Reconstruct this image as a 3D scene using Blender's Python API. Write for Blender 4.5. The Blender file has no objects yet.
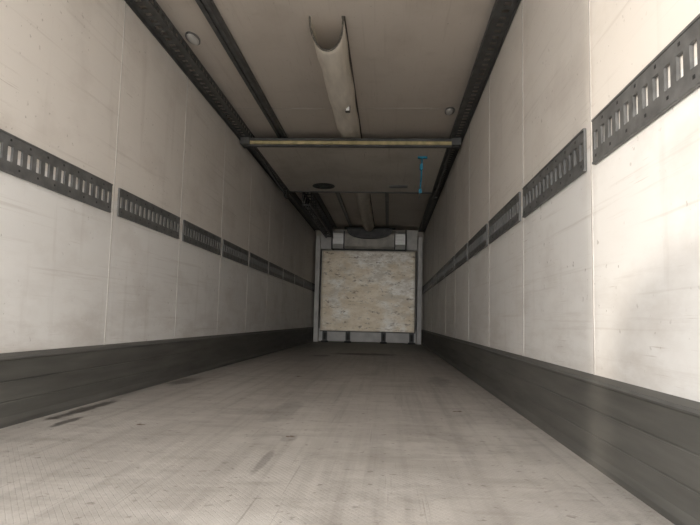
import bpy, bmesh, math, random
import numpy as np
from mathutils import Vector, Matrix
random.seed(4)
scene=bpy.context.scene
W=1.23; HC=2.56; D=13.6; P=1.183; O=-0.04

# ---------------------------------------------------------------- materials
class NT:
    def __init__(s,name):
        s.m=bpy.data.materials.new(name); s.m.use_nodes=True
        s.t=s.m.node_tree; s.t.nodes.clear()
        s.out=s.n('ShaderNodeOutputMaterial'); s.b=s.n('ShaderNodeBsdfPrincipled')
        s.l(s.b.outputs[0],s.out.inputs[0])
        s.tc=s.n('ShaderNodeTexCoord')
    def n(s,t,**k):
        x=s.t.nodes.new(t)
        for a,v in k.items(): setattr(x,a,v)
        return x
    def l(s,a,b): s.t.links.new(a,b)
    def map(s,scale=(1,1,1),loc=(0,0,0),rot=(0,0,0)):
        m=s.n('ShaderNodeMapping'); s.l(s.tc.outputs['Object'],m.inputs[0])
        m.inputs['Scale'].default_value=scale; m.inputs['Location'].default_value=loc; m.inputs['Rotation'].default_value=rot
        return m.outputs[0]
    def xyz(s):
        x=s.n('ShaderNodeSeparateXYZ'); s.l(s.tc.outputs['Object'],x.inputs[0]); return x.outputs
    def noise(s,vec,scale,detail=4,rough=.55,dist=0):
        x=s.n('ShaderNodeTexNoise'); s.l(vec,x.inputs['Vector'])
        x.inputs['Scale'].default_value=scale; x.inputs['Detail'].default_value=detail
        x.inputs['Roughness'].default_value=rough; x.inputs['Distortion'].default_value=dist
        return x.outputs['Fac']
    def ramp(s,fac,a,b,ca=(0,0,0,1),cb=(1,1,1,1)):
        r=s.n('ShaderNodeValToRGB'); s.l(fac,r.inputs[0])
        r.color_ramp.elements[0].position=a; r.color_ramp.elements[1].position=b
        r.color_ramp.elements[0].color=ca; r.color_ramp.elements[1].color=cb
        return r.outputs[0]
    def mix(s,fac,a,b,mode='MIX'):
        x=s.n('ShaderNodeMix',data_type='RGBA',blend_type=mode)
        for i,v in ((0,fac),(6,a),(7,b)):
            if hasattr(v,'links') or isinstance(v,bpy.types.NodeSocket): s.l(v,x.inputs[i])
            else: x.inputs[i].default_value = v if i==0 else (*v[:3],1)
        return x.outputs[2]
    def math(s,op,a,b=0,c=None):
        x=s.n('ShaderNodeMath',operation=op)
        for i,v in enumerate((a,b) if c is None else (a,b,c)):
            if isinstance(v,bpy.types.NodeSocket): s.l(v,x.inputs[i])
            else: x.inputs[i].default_value=v
        return x.outputs[0]
    def base(s,v):
        if isinstance(v,bpy.types.NodeSocket): s.l(v,s.b.inputs['Base Color'])
        else: s.b.inputs['Base Color'].default_value=(*v,1)
    def bump(s,h,strength=.3,dist=.01):
        b=s.n('ShaderNodeBump'); s.l(h,b.inputs['Height']); b.inputs['Strength'].default_value=strength
        b.inputs['Distance'].default_value=dist; s.l(b.outputs[0],s.b.inputs['Normal'])
    def set(s,rough=.5,metal=0,spec=None):
        s.b.inputs['Roughness'].default_value=rough; s.b.inputs['Metallic'].default_value=metal
        if spec is not None: s.b.inputs['Specular IOR Level'].default_value=spec
        return s.m

def panel_mat(name,col,dirt,stain_amt=.6,rough=.45,axis='wall',low=None):
    t=NT(name)
    big=t.noise(t.map((1,.35,1)),1.1,5)
    if low:
        z=t.xyz()[2]
        base=t.mix(t.math('GREATER_THAN',z,1.19),low,col)
        c=t.mix(t.math('MULTIPLY',t.ramp(big,.35,.75),.10),base,(0,0,0))
        # grime and rub marks on the lowest part of the panels, above the kick plate
        g=t.n('ShaderNodeMapRange'); t.l(z,g.inputs[0]); g.inputs[1].default_value=.95; g.inputs[2].default_value=.30
        gn=t.ramp(t.noise(t.map((1,1.2,5),loc=(1,5,2)),1.6,7,.7),.45,.7)
        c=t.mix(t.math('MULTIPLY',t.math('MULTIPLY',g.outputs[0],gn),.38),c,dirt)
    else:
        c=t.mix(t.ramp(big,.35,.75),col,tuple(x*.90 for x in col))
    sc=t.noise(t.map((3,.9,38)) if axis=='wall' else t.map((30,.8,3)),1.0,6,.6)
    c=t.mix(t.math('MULTIPLY',t.ramp(sc,.58,.76),.45*stain_amt),c,dirt)
    s2=t.noise(t.map((4,4,140),rot=(.12,0,0)) if axis=='wall' else t.map((140,4,4),rot=(0,0,.1)),1.0,3,.5)
    m2=t.math('MULTIPLY',t.ramp(s2,.64,.72),t.ramp(t.noise(t.map(),1.7,2),.50,.64))
    c=t.mix(t.math('MULTIPLY',m2,.8*stain_amt),c,dirt)
    sp=t.noise(t.map((1,1,1)),34,2,.5)
    m3=t.math('MULTIPLY',t.ramp(sp,.69,.73),t.ramp(t.noise(t.map((1,1,1),loc=(3,1,7)),2.1,3),.45,.65))
    c=t.mix(t.math('MULTIPLY',m3,.8*stain_amt),c,(.16,.12,.08))
    cl=t.noise(t.map((1,.8,1.3),loc=(7,3,2)),1.9,6,.6)
    c=t.mix(t.math('MULTIPLY',t.ramp(cl,.50,.73),.42*stain_amt),c,dirt)
    v=t.noise(t.map((5,9,.8)),1,4)
    c=t.mix(t.math('MULTIPLY',t.ramp(v,.6,.8),.3*stain_amt),c,dirt)
    t.base(c); t.bump(t.noise(t.map(),5,2),.05,.02)
    return t.set(rough,0,.4)

M={}
M['wall']=panel_mat('painted_panel_wall',(.79,.745,.69),(.40,.34,.285),.75,low=(.83,.815,.79))
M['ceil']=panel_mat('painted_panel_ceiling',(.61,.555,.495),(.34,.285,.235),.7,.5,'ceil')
def flat(name,col,rough=.5,metal=0,var=.15,scale=8,bump=0,stretch=(1,1,1)):
    t=NT(name); n=t.noise(t.map(stretch),scale,5)
    t.base(t.mix(t.ramp(n,.3,.7),tuple(x*(1-var) for x in col),tuple(min(1,x*(1+var)) for x in col)))
    if bump: t.bump(n,bump,.01)
    return t.set(rough,metal)
M['seam']=flat('panel_joint_sealant',(.50,.47,.44),.6)
M['band']=flat('galvanised_track_steel',(.145,.145,.142),.5,.3,.3,14,0,(1,1,1))
M['rail']=flat('dark_rail_steel',(.09,.09,.088),.5,.3,.35,10)
M['black']=flat('black_rubber',(.018,.018,.018),.6)
M['kick']=flat('grey_kick_plate',(.092,.089,.080),.62,.0,.28,3,.03,(1,.5,6))
M['kicklip']=flat('kick_plate_lip',(.15,.148,.14),.5,.2)
M['canvas']=flat('duct_canvas',(.68,.63,.55),.85,0,.12,3,.5,(6,1.2,6))
M['hem']=flat('canvas_hem',(.10,.09,.075),.8)
M['white']=flat('white_plastic',(.85,.85,.84),.4,0,.05)
M['beam']=flat('brass_toned_aluminium',(.50,.42,.22),.45,.2,.3,5,0,(2,1,1))
M['alu']=flat('brushed_aluminium',(.85,.84,.81),.35,.3,.12,6,.1,(1,1,9))
M['dalu']=flat('dull_grey_housing',(.60,.57,.51),.5,.1,.25,5)
M['postw']=flat('white_painted_post',(.84,.82,.79),.45,0,.12,5)
M['frontwall']=flat('front_wall_panel',(.74,.70,.63),.5,0,.15,3)
M['blue']=flat('blue_webbing',(.01,.22,.36),.55)
M['under']=panel_mat('bulkhead_door_skin',(.64,.595,.53),(.33,.28,.23),1,.45,'ceil')
M['leaf']=flat('dry_leaf',(.16,.12,.09),.8)
M['conc']=flat('concrete_yard',(.50,.485,.465),.9,0,.12,2)
M['caster']=flat('shadow_caster_grey',(.3,.3,.3),.5)  # plain grey for the added shadow caster in the yard
M['lens']=flat('lamp_lens',(.50,.49,.47),.25,0,.05)

# floor
t=NT('antislip_trailer_floor')
big=t.noise(t.map((1.2,.35,1)),1.6,6,.6)
c=t.mix(t.ramp(big,.3,.72),(.315,.29,.265),(.46,.43,.395))
st=t.noise(t.map((16,.35,1)),1,5,.6)
c=t.mix(t.math('MULTIPLY',t.ramp(st,.48,.74),.6),c,(.20,.18,.16))
st2=t.noise(t.map((3,12,1),rot=(0,0,.35)),1,5,.6)
c=t.mix(t.math('MULTIPLY',t.ramp(st2,.55,.75),.4),c,(.56,.53,.50))
st3=t.noise(t.map((2.5,9,1),rot=(0,0,-.5),loc=(4,2,0)),1,6,.65)
c=t.mix(t.math('MULTIPLY',t.ramp(st3,.52,.72),.55),c,(.21,.19,.165))
du=t.noise(t.map(loc=(2,9,1)),3.5,7,.7)
c=t.mix(t.math('MULTIPLY',t.ramp(du,.5,.7),.38),c,(.55,.525,.49))
dk=t.noise(t.map((1.3,1,1),loc=(6,1,1)),2.3,8,.75)
c=t.mix(t.math('MULTIPLY',t.ramp(dk,.56,.68),.45),c,(.17,.15,.13))
sc=t.noise(t.map((90,1.2,1),rot=(0,0,.15)),1,3)
c=t.mix(t.math('MULTIPLY',t.ramp(sc,.65,.71),.5),c,(.17,.15,.13))
sp=t.noise(t.map(),26,3)
c=t.mix(t.math('MULTIPLY',t.ramp(sp,.63,.69),.6),c,(.14,.12,.10))
def stain(c,x,y,rx,ry,amt,col=(.06,.053,.047)):
    mp=t.map((1/rx,1/ry,0),loc=(-x/rx,-y/ry,0))
    add=t.n('ShaderNodeVectorMath',operation='LENGTH'); t.l(mp,add.inputs[0])
    nn=t.noise(t.map(loc=(x,y,0)),7,5,.7)
    d=t.math('ADD',add.outputs['Value'],t.math('MULTIPLY',t.math('SUBTRACT',nn,.5),1.9))
    m=t.ramp(d,.55,.95,(1,1,1,1),(0,0,0,1))
    return t.mix(t.math('MULTIPLY',m,amt),c,col)
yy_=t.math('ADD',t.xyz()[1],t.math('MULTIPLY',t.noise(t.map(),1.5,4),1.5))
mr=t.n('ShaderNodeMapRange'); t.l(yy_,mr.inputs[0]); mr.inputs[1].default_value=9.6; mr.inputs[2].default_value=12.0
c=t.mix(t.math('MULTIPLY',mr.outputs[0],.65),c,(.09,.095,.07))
c=stain(c,-1.12,3.12,.05,.46,.9)
c=stain(c,-1.02,2.75,.03,.16,.8)
c=stain(c,.12,8.9,.58,.36,.97)
c=stain(c,-.45,8.3,.15,.3,.6)
c=stain(c,.05,2.55,.04,.08,.35)
c=stain(c,.03,2.15,.02,.22,.45)
c=stain(c,-1.1,4.6,.10,.35,.6)
c=stain(c,-.1,3.3,.1,.5,.3)
c=stain(c,.9,5.2,.12,.5,.35)
t.base(c)
vo=t.n('ShaderNodeTexVoronoi',feature='DISTANCE_TO_EDGE'); t.l(t.map((1,.7,1),rot=(0,0,.785)),vo.inputs['Vector'])
vo.inputs['Scale'].default_value=75; vo.inputs['Randomness'].default_value=.15
h=t.math('ADD',t.ramp(vo.outputs['Distance'],.0,.12),t.math('MULTIPLY',t.noise(t.map(),30,4),1.6))
t.bump(h,.42,.003)
M['floor']=t.set(.5,0,.5)
# front bulkhead sheet
t=NT('weathered_bulkhead_sheet')
p1=t.noise(t.map((2.4,1,5)),1.3,6,.75)
c=t.mix(t.ramp(p1,.42,.58),(.64,.58,.48),(.93,.90,.83))
pz=t.noise(t.map((.9,1,1.1),loc=(2,0,1)),1.3,5,.65)
c=t.mix(t.math('MULTIPLY',t.ramp(pz,.44,.56),.6),c,(.74,.60,.40))
rust=t.noise(t.map((3.2,1,8)),1.6,6,.8)
c=t.mix(t.math('MULTIPLY',t.ramp(rust,.57,.63),.8),c,(.18,.125,.08))
ln=t.noise(t.map((3,1,14),loc=(1,0,5)),1.4,5,.75)
c=t.mix(t.math('MULTIPLY',t.ramp(ln,.61,.66),.65),c,(.26,.19,.12))
x_,y_,z_=t.xyz()
edge=t.math('MAXIMUM',t.math('MULTIPLY',t.math('ABSOLUTE',x_),1/1.03),t.math('MULTIPLY',t.math('ABSOLUTE',t.math('SUBTRACT',z_,1.13)),1/.89))
c=t.mix(t.math('MULTIPLY',t.ramp(edge,.95,.995),.45),c,(.25,.19,.13))
t.base(c); t.bump(p1,.6,.02)
M['sheet']=t.set(.33,.25)

# ---------------------------------------------------------------- mesh builder
class MB:
    def __init__(s,name,mats): s.name=name;s.v=[];s.f=[];s.mi=[];s.mats=mats;s.smooth=[]
    def quadbox(s,x0,x1,y0,y1,z0,z1,m=0):
        b=len(s.v)
        s.v+=[(x,y,z) for z in (z0,z1) for y in (y0,y1) for x in (x0,x1)]
        for f in ((0,2,3,1),(4,5,7,6),(0,1,5,4),(2,6,7,3),(0,4,6,2),(1,3,7,5)):
            s.f.append([b+i for i in f]); s.mi.append(m); s.smooth.append(False)
    def prism(s,prof,axis,a,b,m=0,smooth=False):
        n=len(prof);k=len(s.v)
        for t_ in (a,b):
            for p in prof:
                q=list(p); q.insert(axis,t_); s.v.append(tuple(q))
        for i in range(n):
            j=(i+1)%n; s.f.append([k+i,k+j,k+n+j,k+n+i]); s.mi.append(m); s.smooth.append(smooth)
        s.f.append([k+i for i in range(n)][::-1]); s.f.append([k+n+i for i in range(n)]); s.mi+=[m,m]; s.smooth+=[False,False]
    def cyl(s,c,r,axis,a,b,m=0,n=20,ry=None):
        ry=ry or r
        s.prism([(c[0]+r*math.cos(2*math.pi*i/n),c[1]+ry*math.sin(2*math.pi*i/n)) for i in range(n)],axis,a,b,m,True)
    def rod(s,p,q,r,m=0,n=8):
        p=Vector(p);q=Vector(q);d=(q-p).normalized();u=d.orthogonal().normalized();w=d.cross(u);k=len(s.v)
        for c_ in (p,q):
            for i in range(n):
                a=2*math.pi*i/n; s.v.append(tuple(c_+u*r*math.cos(a)+w*r*math.sin(a)))
        for i in range(n):
            j=(i+1)%n; s.f.append([k+i,k+j,k+n+j,k+n+i]); s.mi.append(m); s.smooth.append(True)
        s.f.append([k+i for i in range(n)][::-1]); s.f.append([k+n+i for i in range(n)]); s.mi+=[m,m]; s.smooth+=[False,False]
    def build(s,parent=None,bevel=0):
        me=bpy.data.meshes.new(s.name); me.from_pydata(s.v,[],s.f)
        for m in s.mats: me.materials.append(M[m])
        me.polygons.foreach_set('material_index',s.mi); me.polygons.foreach_set('use_smooth',s.smooth); me.update()
        bm=bmesh.new(); bm.from_mesh(me); bmesh.ops.recalc_face_normals(bm,faces=bm.faces); bm.to_mesh(me); bm.free()
        o=bpy.data.objects.new(s.name,me); scene.collection.objects.link(o)
        if parent: o.parent=parent
        if bevel:
            b=o.modifiers.new('bevel','BEVEL'); b.width=bevel; b.segments=2; b.limit_method='ANGLE'
        return o
def empty(name,loc=(0,0,0)):
    e=bpy.data.objects.new(name,None); scene.collection.objects.link(e); e.empty_display_size=.1; return e

Y0=-0.06
# ---------------------------------------------------------------- shell
b=MB('floor',['floor']); b.quadbox(-W-.08,W+.08,Y0,D+.1,-.12,0); b.build()
b=MB('ceiling',['ceil','seam']); b.quadbox(-W-.08,W+.08,Y0,D+.1,HC,HC+.08)
for n in (0,2,4,6,8,10): b.quadbox(-W,W,O+P*n+1.0,O+P*n+1.006,HC-.0015,HC,1)
b.build()
for side,s in (('left',-1),('right',1)):
    b=MB('wall_'+side,['wall','seam'])
    x0,x1=sorted((s*W,s*(W+.08))); b.quadbox(x0,x1,Y0,D+.1,0,HC)
    for n in range(0,12):
        y=O+P*n
        xx=sorted((s*W,s*(W-.0025))); b.quadbox(xx[0],xx[1],y-.004,y+.004,.3,HC-.04,1)
    b.build()
    prof=[(0,0),(.035,0),(.035,.02),(.022,.04),(.022,.10),(.019,.103),(.019,.106),(.022,.109),(.022,.19),(.019,.193),(.019,.196),(.022,.199),(.022,.285),(.028,.29),(.028,.305),(0,.318)]
    k=MB('baseboard_'+side,['kick','kicklip'])
    k.prism([(s*(W-a),z) for a,z in prof],1,Y0+.02,D-.0,0)
    xx=sorted((s*(W-.029),s*(W-.0275))); k.quadbox(xx[0],xx[1],Y0+.02,D,.295,.304,1)
    k.build()
    e=MB('load_securing_track',['band','black'])
    z1,z0=1.28,1.106
    th=.010
    g=.0028
    xx=sorted((s*(W-g),s*(W-g-th)))
    for n in range(0,12):
        ya=max(O+P*n+.05,Y0+.02); yb=min(O+P*(n+1)-.05,D-.05)
        if yb-ya<.2: continue
        sz0,sz1=z0+.052,z0+.122
        e.quadbox(*xx,ya,yb,z0,sz0); e.quadbox(*xx,ya,yb,sz1,z1)
        N=15; w=(yb-ya); pitch=w/N
        for i in range(N+1):
            c_=ya+i*pitch; a_=max(ya,c_-pitch*.24); b_=min(yb,c_+pitch*.24)
            e.quadbox(*xx,a_,b_,sz0,sz1)
        x2=sorted((s*(W-g-th),s*(W-g-th-.003)))
        for zz in (z0+.001,z1-.009): e.quadbox(*x2,ya,yb,zz,zz+.008)
        for i in range(N):
            c_=ya+(i+.5)*pitch
            x3=sorted((s*(W-g-th),s*(W-g-th-.001)))
            zz=z0+(.143 if i%2 else .022)
            e.quadbox(*x3,c_-.006,c_+.006,zz,zz+.010,1)
    e.build()
    r=MB('partition_ceiling_rail',['rail','black'])
    xa=W-.125; zb=2.485
    def BX(a,b_,*rest): 
        q=sorted((s*a,s*b_)); r.quadbox(q[0],q[1],*rest)
    ya,yb=Y0+.02,D-.3
    WW=W-.004
    BX(xa,xa+.04,ya,yb,zb,zb+.004); BX(xa+.085,WW,ya,yb,zb,zb+.004)
    y=ya
    while y<yb: BX(xa+.04,xa+.085,y,min(y+.045,yb),zb,zb+.004); y+=.09
    BX(xa,xa+.004,ya,yb,zb,zb+.022); BX(xa,xa+.004,ya,yb,zb+.05,HC-.002)
    y=ya
    while y<yb: BX(xa,xa+.004,y,min(y+.05,yb),zb+.022,zb+.05); y+=.09
    BX(xa-.012,xa,ya,yb,zb-.006,zb+.003)
    BX(WW-.004,WW,ya,yb,zb-.03,zb)
    r.build()

b=MB('wall_back',['frontwall','wall']); b.quadbox(-W,W,D,D+.1,0,HC,0); b.build()

r=MB('curtain_track',['rail','band'])
r.quadbox(-.825,-.795,.3,D-.45,HC-.03,HC); r.quadbox(-.755,-.725,.3,D-.45,HC-.03,HC); r.quadbox(-.795,-.755,.3,D-.45,HC-.012,HC,1)
r.build()

# ---------------------------------------------------------------- canvas air duct
def duct():
    ys=[];y=3.95
    while y<=13.0: ys.append(y); y+=.12
    me=MB('canvas_air_duct',['canvas','hem','white'])
    N=20
    def dep(y):
        if y<5.9: return .19
        if y<6.35: return .19-.13*(y-5.9)/.45
        if y<9.0: return .06
        if y<9.5: return .06+.08*(y-9)/.5
        return .14
    for j,y in enumerate(ys):
        d=dep(y)
        for i in range(N+1):
            a=math.pi*i/N
            u=-math.cos(a)
            wob=.006*math.sin(j*1.7+i*.9)+.005*math.sin(j*.6-i*.5)
            hw=.115+.004*math.sin(j*.8)
            zz=HC-.004-d*(math.sin(a)**.75)*(1+.04*math.sin(j*.9)) if 0<i<N else HC-.004
            yy=y - (.12*(1-math.sin(a))-.06 if j==0 else 0)
            me.v.append((u*hw*(1+(.0 if i in(0,N) else wob*4)),yy,zz))
    for j in range(len(ys)-1):
        for i in range(N):
            k=j*(N+1)+i; me.f.append([k,k+1,k+N+2,k+N+1]); me.mi.append(0); me.smooth.append(True)
    pts=[Vector(me.v[i]) for i in range(N+1)]
    for a_,b_ in zip(pts,pts[1:]): me.rod(a_,b_,.007,1,6)
    for s in (-1,1):
        me.quadbox(s*.115-.012,s*.115+.012,3.9,13.0,HC-.006,HC,1 if s>0 else 0)
    me.quadbox(.040,.082,5.20,5.24,HC-.205,HC-.130,1); me.quadbox(.046,.076,5.195,5.20,HC-.198,HC-.137,2)
    o=me.build(); sm=o.modifiers.new('solid','SOLIDIFY'); sm.thickness=.002
    return o
duct()

# ---------------------------------------------------------------- folding bulkhead under the ceiling
root=empty('folding_bulkhead')
p=MB('door_panel',['under','rail']); p.quadbox(-1.07,1.07,6.5,8.9,2.425,2.47)
p.quadbox(-1.085,-1.07,6.5,8.9,2.415,2.475,1); p.quadbox(1.07,1.085,6.5,8.9,2.415,2.475,1)
p.quadbox(-1.085,1.085,8.9,8.93,2.41,2.475,1)
p.build(root)
p=MB('cross_bar',['beam','rail','alu'])
p.quadbox(-1.20,1.20,6.42,6.50,2.418,2.455,0); p.quadbox(-1.20,1.20,6.41,6.50,2.455,2.482,1); p.quadbox(-1.20,1.20,6.44,6.50,2.400,2.418,1)
for s in (-1,1):
    p.quadbox(s*1.16-.05,s*1.16+.05,6.38,6.56,2.405,2.484,1)
    p.cyl((6.47,2.43),.035,0,s*1.12-.012,s*1.12+.012,1)
    p.quadbox(s*1.12-.02,s*1.12+.02,6.56,7.3,2.42,2.45,1)
p.build(root,.003)
p=MB('round_drain_vent',['rail','under','black'])
n=28
for i in range(n):
    a0=2*math.pi*i/n;a1=2*math.pi*(i+1)/n
    p.rod((-.51+.15*math.cos(a0),8.5+.15*math.sin(a0),2.415),(-.51+.15*math.cos(a1),8.5+.15*math.sin(a1),2.415),.012,0,6)
p.cyl((-.51,8.5),.14,2,2.418,2.426,2,24); p.cyl((-.51,8.5),.06,2,2.41,2.42,0,16)
for a in (0,math.pi/3,2*math.pi/3):
    p.rod((-.51-.14*math.cos(a),8.5-.14*math.sin(a),2.414),(-.51+.14*math.cos(a),8.5+.14*math.sin(a),2.414),.007,0,6)
p.build(root)
p=MB('pull_handle',['rail','band']); p.quadbox(.44,.70,8.44,8.58,2.415,2.426,1); p.quadbox(.46,.68,8.46,8.47,2.40,2.415); p.build(root)
p=MB('hinge_arms',['rail','band'])
for s in (-1,1):
    p.rod((s*1.13,7.3,2.44),(s*1.13,8.95,2.36),.018,0); p.rod((s*1.13,8.3,2.39),(s*1.13,9.6,2.47),.012,1)
    p.quadbox(s*1.13-.02,s*1.13+.02,8.85,9.05,2.33,2.47,0)
p.build(root)

root=empty('blue_ratchet_strap')
p=MB('strap',['blue','rail'])
p.quadbox(.77,.88,6.92,6.96,2.405,2.425,0)
pts=[(.82,6.94,2.41),(.815,6.94,2.25),(.81,6.945,2.12),(.80,6.94,2.03)]
for a_,b_ in zip(pts,pts[1:]): 
    p.rod(a_,b_,.009,0,8)
p.quadbox(.795,.83,6.92,6.96,2.27,2.33,0)
p.quadbox(.785,.82,6.925,6.955,1.99,2.04,0)
p.rod((.80,6.94,2.0),(.79,6.94,1.93),.006,1)
p.build(root)

p=MB('folded_lattice_gate',['rail','black'])
for x in (-.93,-.80):
    p.quadbox(x-.012,x+.012,9.3,13.0,2.49,2.525); p.quadbox(x-.012,x+.012,9.3,13.0,2.27,2.295)
y=9.3
while y<12.95:
    p.rod((-.93,y,2.28),(-.93,y+.22,2.51),.011); p.rod((-.80,y+.22,2.28),(-.80,y,2.51),.011)
    p.quadbox(-.94,-.79,y,y+.02,2.28,2.30); p.quadbox(-.94,-.79,y,y+.02,2.5,2.52,0)
    p.rod((-.93,y,2.28),(-.93,y,2.51),.009)
    y+=.24
for yy in (9.4,11.2,12.9): p.quadbox(-.88,-.85,yy,yy+.03,2.5,HC)
p.build()
p=MB('ceiling_air_channel',['rail','postw'])
for xx in (-.40,.40): p.quadbox(xx-.03,xx+.03,9.0,13.0,HC-.035,HC)
p.build()

for (x,y) in ((-1.03,4.2),(1.02,5.75)):
    bm=bmesh.new(); 
    bmesh.ops.create_uvsphere(bm,u_segments=20,v_segments=12,radius=1)
    for v in bm.verts:
        v.co=Vector((v.co.x*.04,v.co.y*.09,v.co.z*.02 if v.co.z<0 else v.co.z*.004))
    bmesh.ops.translate(bm,verts=bm.verts,vec=(x,y,HC-.012))
    me=bpy.data.meshes.new('lens'); bm.to_mesh(me); bm.free(); me.materials.append(M['lens'])
    for q in me.polygons: q.use_smooth=True
    root=empty('interior_marker_lamp'); o=bpy.data.objects.new('lens',me); scene.collection.objects.link(o); o.parent=root
    p=MB('lamp_base',['band']); p.cyl((x,y),.048,2,HC-.012,HC,0,24,.10); p.build(root)

# ---------------------------------------------------------------- front bulkhead and evaporator
YB=13.22; DB=D-.006
root=empty('front_air_bulkhead')
p=MB('sheet_metal_face',['sheet','dalu','rail'])
p.quadbox(-1.03,1.03,YB,YB+.04,.245,2.02)
p.quadbox(-1.045,-1.03,YB-.008,YB+.05,.235,2.03,1); p.quadbox(1.03,1.05,YB-.008,YB+.05,.235,2.03,2)
p.quadbox(-1.045,1.05,YB-.008,YB+.05,2.015,2.03,1); p.quadbox(-1.045,1.05,YB-.008,YB+.05,.232,.25,2)
for x in (-.52,0,.52): 
    for z in np.arange(.32,1.98,.11): p.cyl((x,z),.011,1,YB-.004,YB,1,8)
p.build(root,.002)
p=MB('support_feet',['black','postw','rail'])
for x in (-.93,-.42,.36,.97):
    p.quadbox(x-.05,x+.05,YB-.02,YB+.045,.03,.235,2); p.quadbox(x-.075,x+.075,YB-.05,YB+.045,0,.03,0)
    p.quadbox(x-.022,x+.022,YB-.025,YB-.02,.06,.2,0)
p.quadbox(-1.07,1.07,YB+.05,YB+.09,.02,.30,1)
p.build(root,.003)
p=MB('corner_posts',['postw'])
p.quadbox(-1.18,-1.08,YB-.02,DB,0,2.35); p.quadbox(1.08,1.18,YB-.02,DB,0,2.35)
p.build(root,.008)

root=empty('refrigeration_evaporator')
p=MB('casing',['alu','dalu','rail'])
prof=[(DB,2.06),(YB-.05,2.06),(YB-.12,2.16),(YB-.12,2.40),(YB-.02,2.47),(DB,2.47)]
p.prism(prof,0,-.80,-.55,0); p.prism(prof,0,.57,.80,0)
prof=[(DB,2.06),(YB+.0,2.06),(YB-.06,2.12),(YB-.06,2.40),(YB+.0,2.47),(DB,2.47)]
p.prism(prof,0,-.55,.57,1)
p.quadbox(-.825,-.80,YB-.13,DB,2.04,2.49,2); p.quadbox(.80,.825,YB-.13,DB,2.04,2.49,2)
p.quadbox(-.56,-.54,YB-.14,YB,2.06,2.45,2); p.quadbox(.56,.58,YB-.14,YB,2.06,2.45,2)
p.quadbox(-.825,.825,YB-.06,YB+.05,2.04,2.060,2)
p.build(root,.004)
p=MB('air_outlet_collar',['rail','black'])
N=24;prof=[]
for i in range(N+1):
    a=math.pi*i/N; prof.append((.02+-.50*math.cos(a), 2.50-.22*math.sin(a)**.7))
p.prism(prof,1,YB-.20,YB-.08,0)
p.quadbox(-.54,.58,YB-.21,YB-.08,2.49,2.52,1)
p.build(root,.004)
p=MB('top_trim',['postw']); p.quadbox(-1.07,-.84,YB-.02,DB,2.05,2.5); p.quadbox(.84,1.07,YB-.02,DB,2.05,2.5); p.build(root,.005)

for i,(x,y,s) in enumerate(((-.66,2.73,.012),(.05,2.58,.010),(.85,3.46,.014),(-.3,5.2,.012))):
    bm=bmesh.new(); vs=[]
    for k in range(9):
        a=2*math.pi*k/9; rr=s*(1+.35*math.cos(2*a)+random.uniform(-.2,.2))
        vs.append(bm.verts.new((x+rr*math.cos(a)*1.4,y+rr*math.sin(a),.001+random.uniform(0,.004))))
    cvert=bm.verts.new((x,y,.002))
    for k in range(9): bm.faces.new((vs[k],vs[(k+1)%9],cvert))
    me=bpy.data.meshes.new('dead_leaf'); bm.to_mesh(me); bm.free(); me.materials.append(M['leaf'])
    o=bpy.data.objects.new('dead_leaf',me); scene.collection.objects.link(o)
    sm=o.modifiers.new('s','SOLIDIFY'); sm.thickness=.001

# ---------------------------------------------------------------- outside
p=MB('ground',['conc']); p.quadbox(-40,40,-60,30,-1.35,-1.25); p.build()
p=MB('added_shadow_caster',['caster']); n=32;cxt,cyt=-1.8,-1.35  # domed shape added out of view to cast the soft right-wall shadow
rings=[(.4,-1.25),(.4,.86)]+[(.4*math.cos(a),.86+.39*math.sin(a)) for a in np.linspace(.15,1.5,9)]
for (r_,z_) in rings:
    for i in range(n): p.v.append((cxt+r_*math.cos(2*math.pi*i/n),cyt+r_*math.sin(2*math.pi*i/n),z_))
for j in range(len(rings)-1):
    for i in range(n):
        k=j*n; p.f.append([k+i,k+(i+1)%n,k+n+(i+1)%n,k+n+i]); p.mi.append(0); p.smooth.append(True)
p.f.append(list(range(n))[::-1]); p.f.append([len(p.v)-n+i for i in range(n)]); p.mi+=[0,0]; p.smooth+=[False,False]
p.build()

# ---------------------------------------------------------------- light
w=bpy.data.worlds.new('world'); scene.world=w; w.use_nodes=True
bg=w.node_tree.nodes['Background']; bg.inputs[0].default_value=(1.0,.99,.975,1); bg.inputs[1].default_value=6.5
pl=bpy.data.lights.new('door_portal','AREA'); pl.shape='RECTANGLE'; pl.size=2.46; pl.size_y=2.56
pl.cycles.is_portal=True
po=bpy.data.objects.new('door_portal',pl); scene.collection.objects.link(po); po.location=(0,Y0-.02,HC/2); po.rotation_euler=(math.radians(90),0,0)
sl=bpy.data.lights.new('sun','SUN'); sl.energy=2.0; sl.angle=math.radians(2.2); sl.color=(1,.90,.78)
so=bpy.data.objects.new('sun',sl); scene.collection.objects.link(so)
el=math.radians(7); dh=Vector((2.46,2.34+.06,0)).normalized()
d=Vector((dh.x*math.cos(el),dh.y*math.cos(el),-math.sin(el)))
so.rotation_euler=d.to_track_quat('-Z','Y').to_euler(); so.location=(-6,-6,3)
scene.view_settings.view_transform='Standard'
scene.cycles.diffuse_bounces=8
scene.cycles.max_bounces=12

# ---------------------------------------------------------------- camera
cx,h,yaw,pitch,roll,F=.456,.5013,.0655,.0948,.0239,600.
f=Vector((-math.sin(yaw)*math.cos(pitch),math.cos(yaw)*math.cos(pitch),math.sin(pitch)))
r=f.cross(Vector((0,0,1))).normalized(); u=r.cross(f)
c_,s_=math.cos(roll),math.sin(roll); R=c_*r+s_*u; U=-s_*r+c_*u
cam=bpy.data.cameras.new('camera'); co=bpy.data.objects.new('camera',cam); scene.collection.objects.link(co)
co.matrix_world=Matrix(((R.x,U.x,-f.x,cx),(R.y,U.y,-f.y,0),(R.z,U.z,-f.z,h),(0,0,0,1)))
cam.sensor_width=36; cam.lens=F/700*36; cam.clip_start=.02; cam.clip_end=300
scene.camera=co
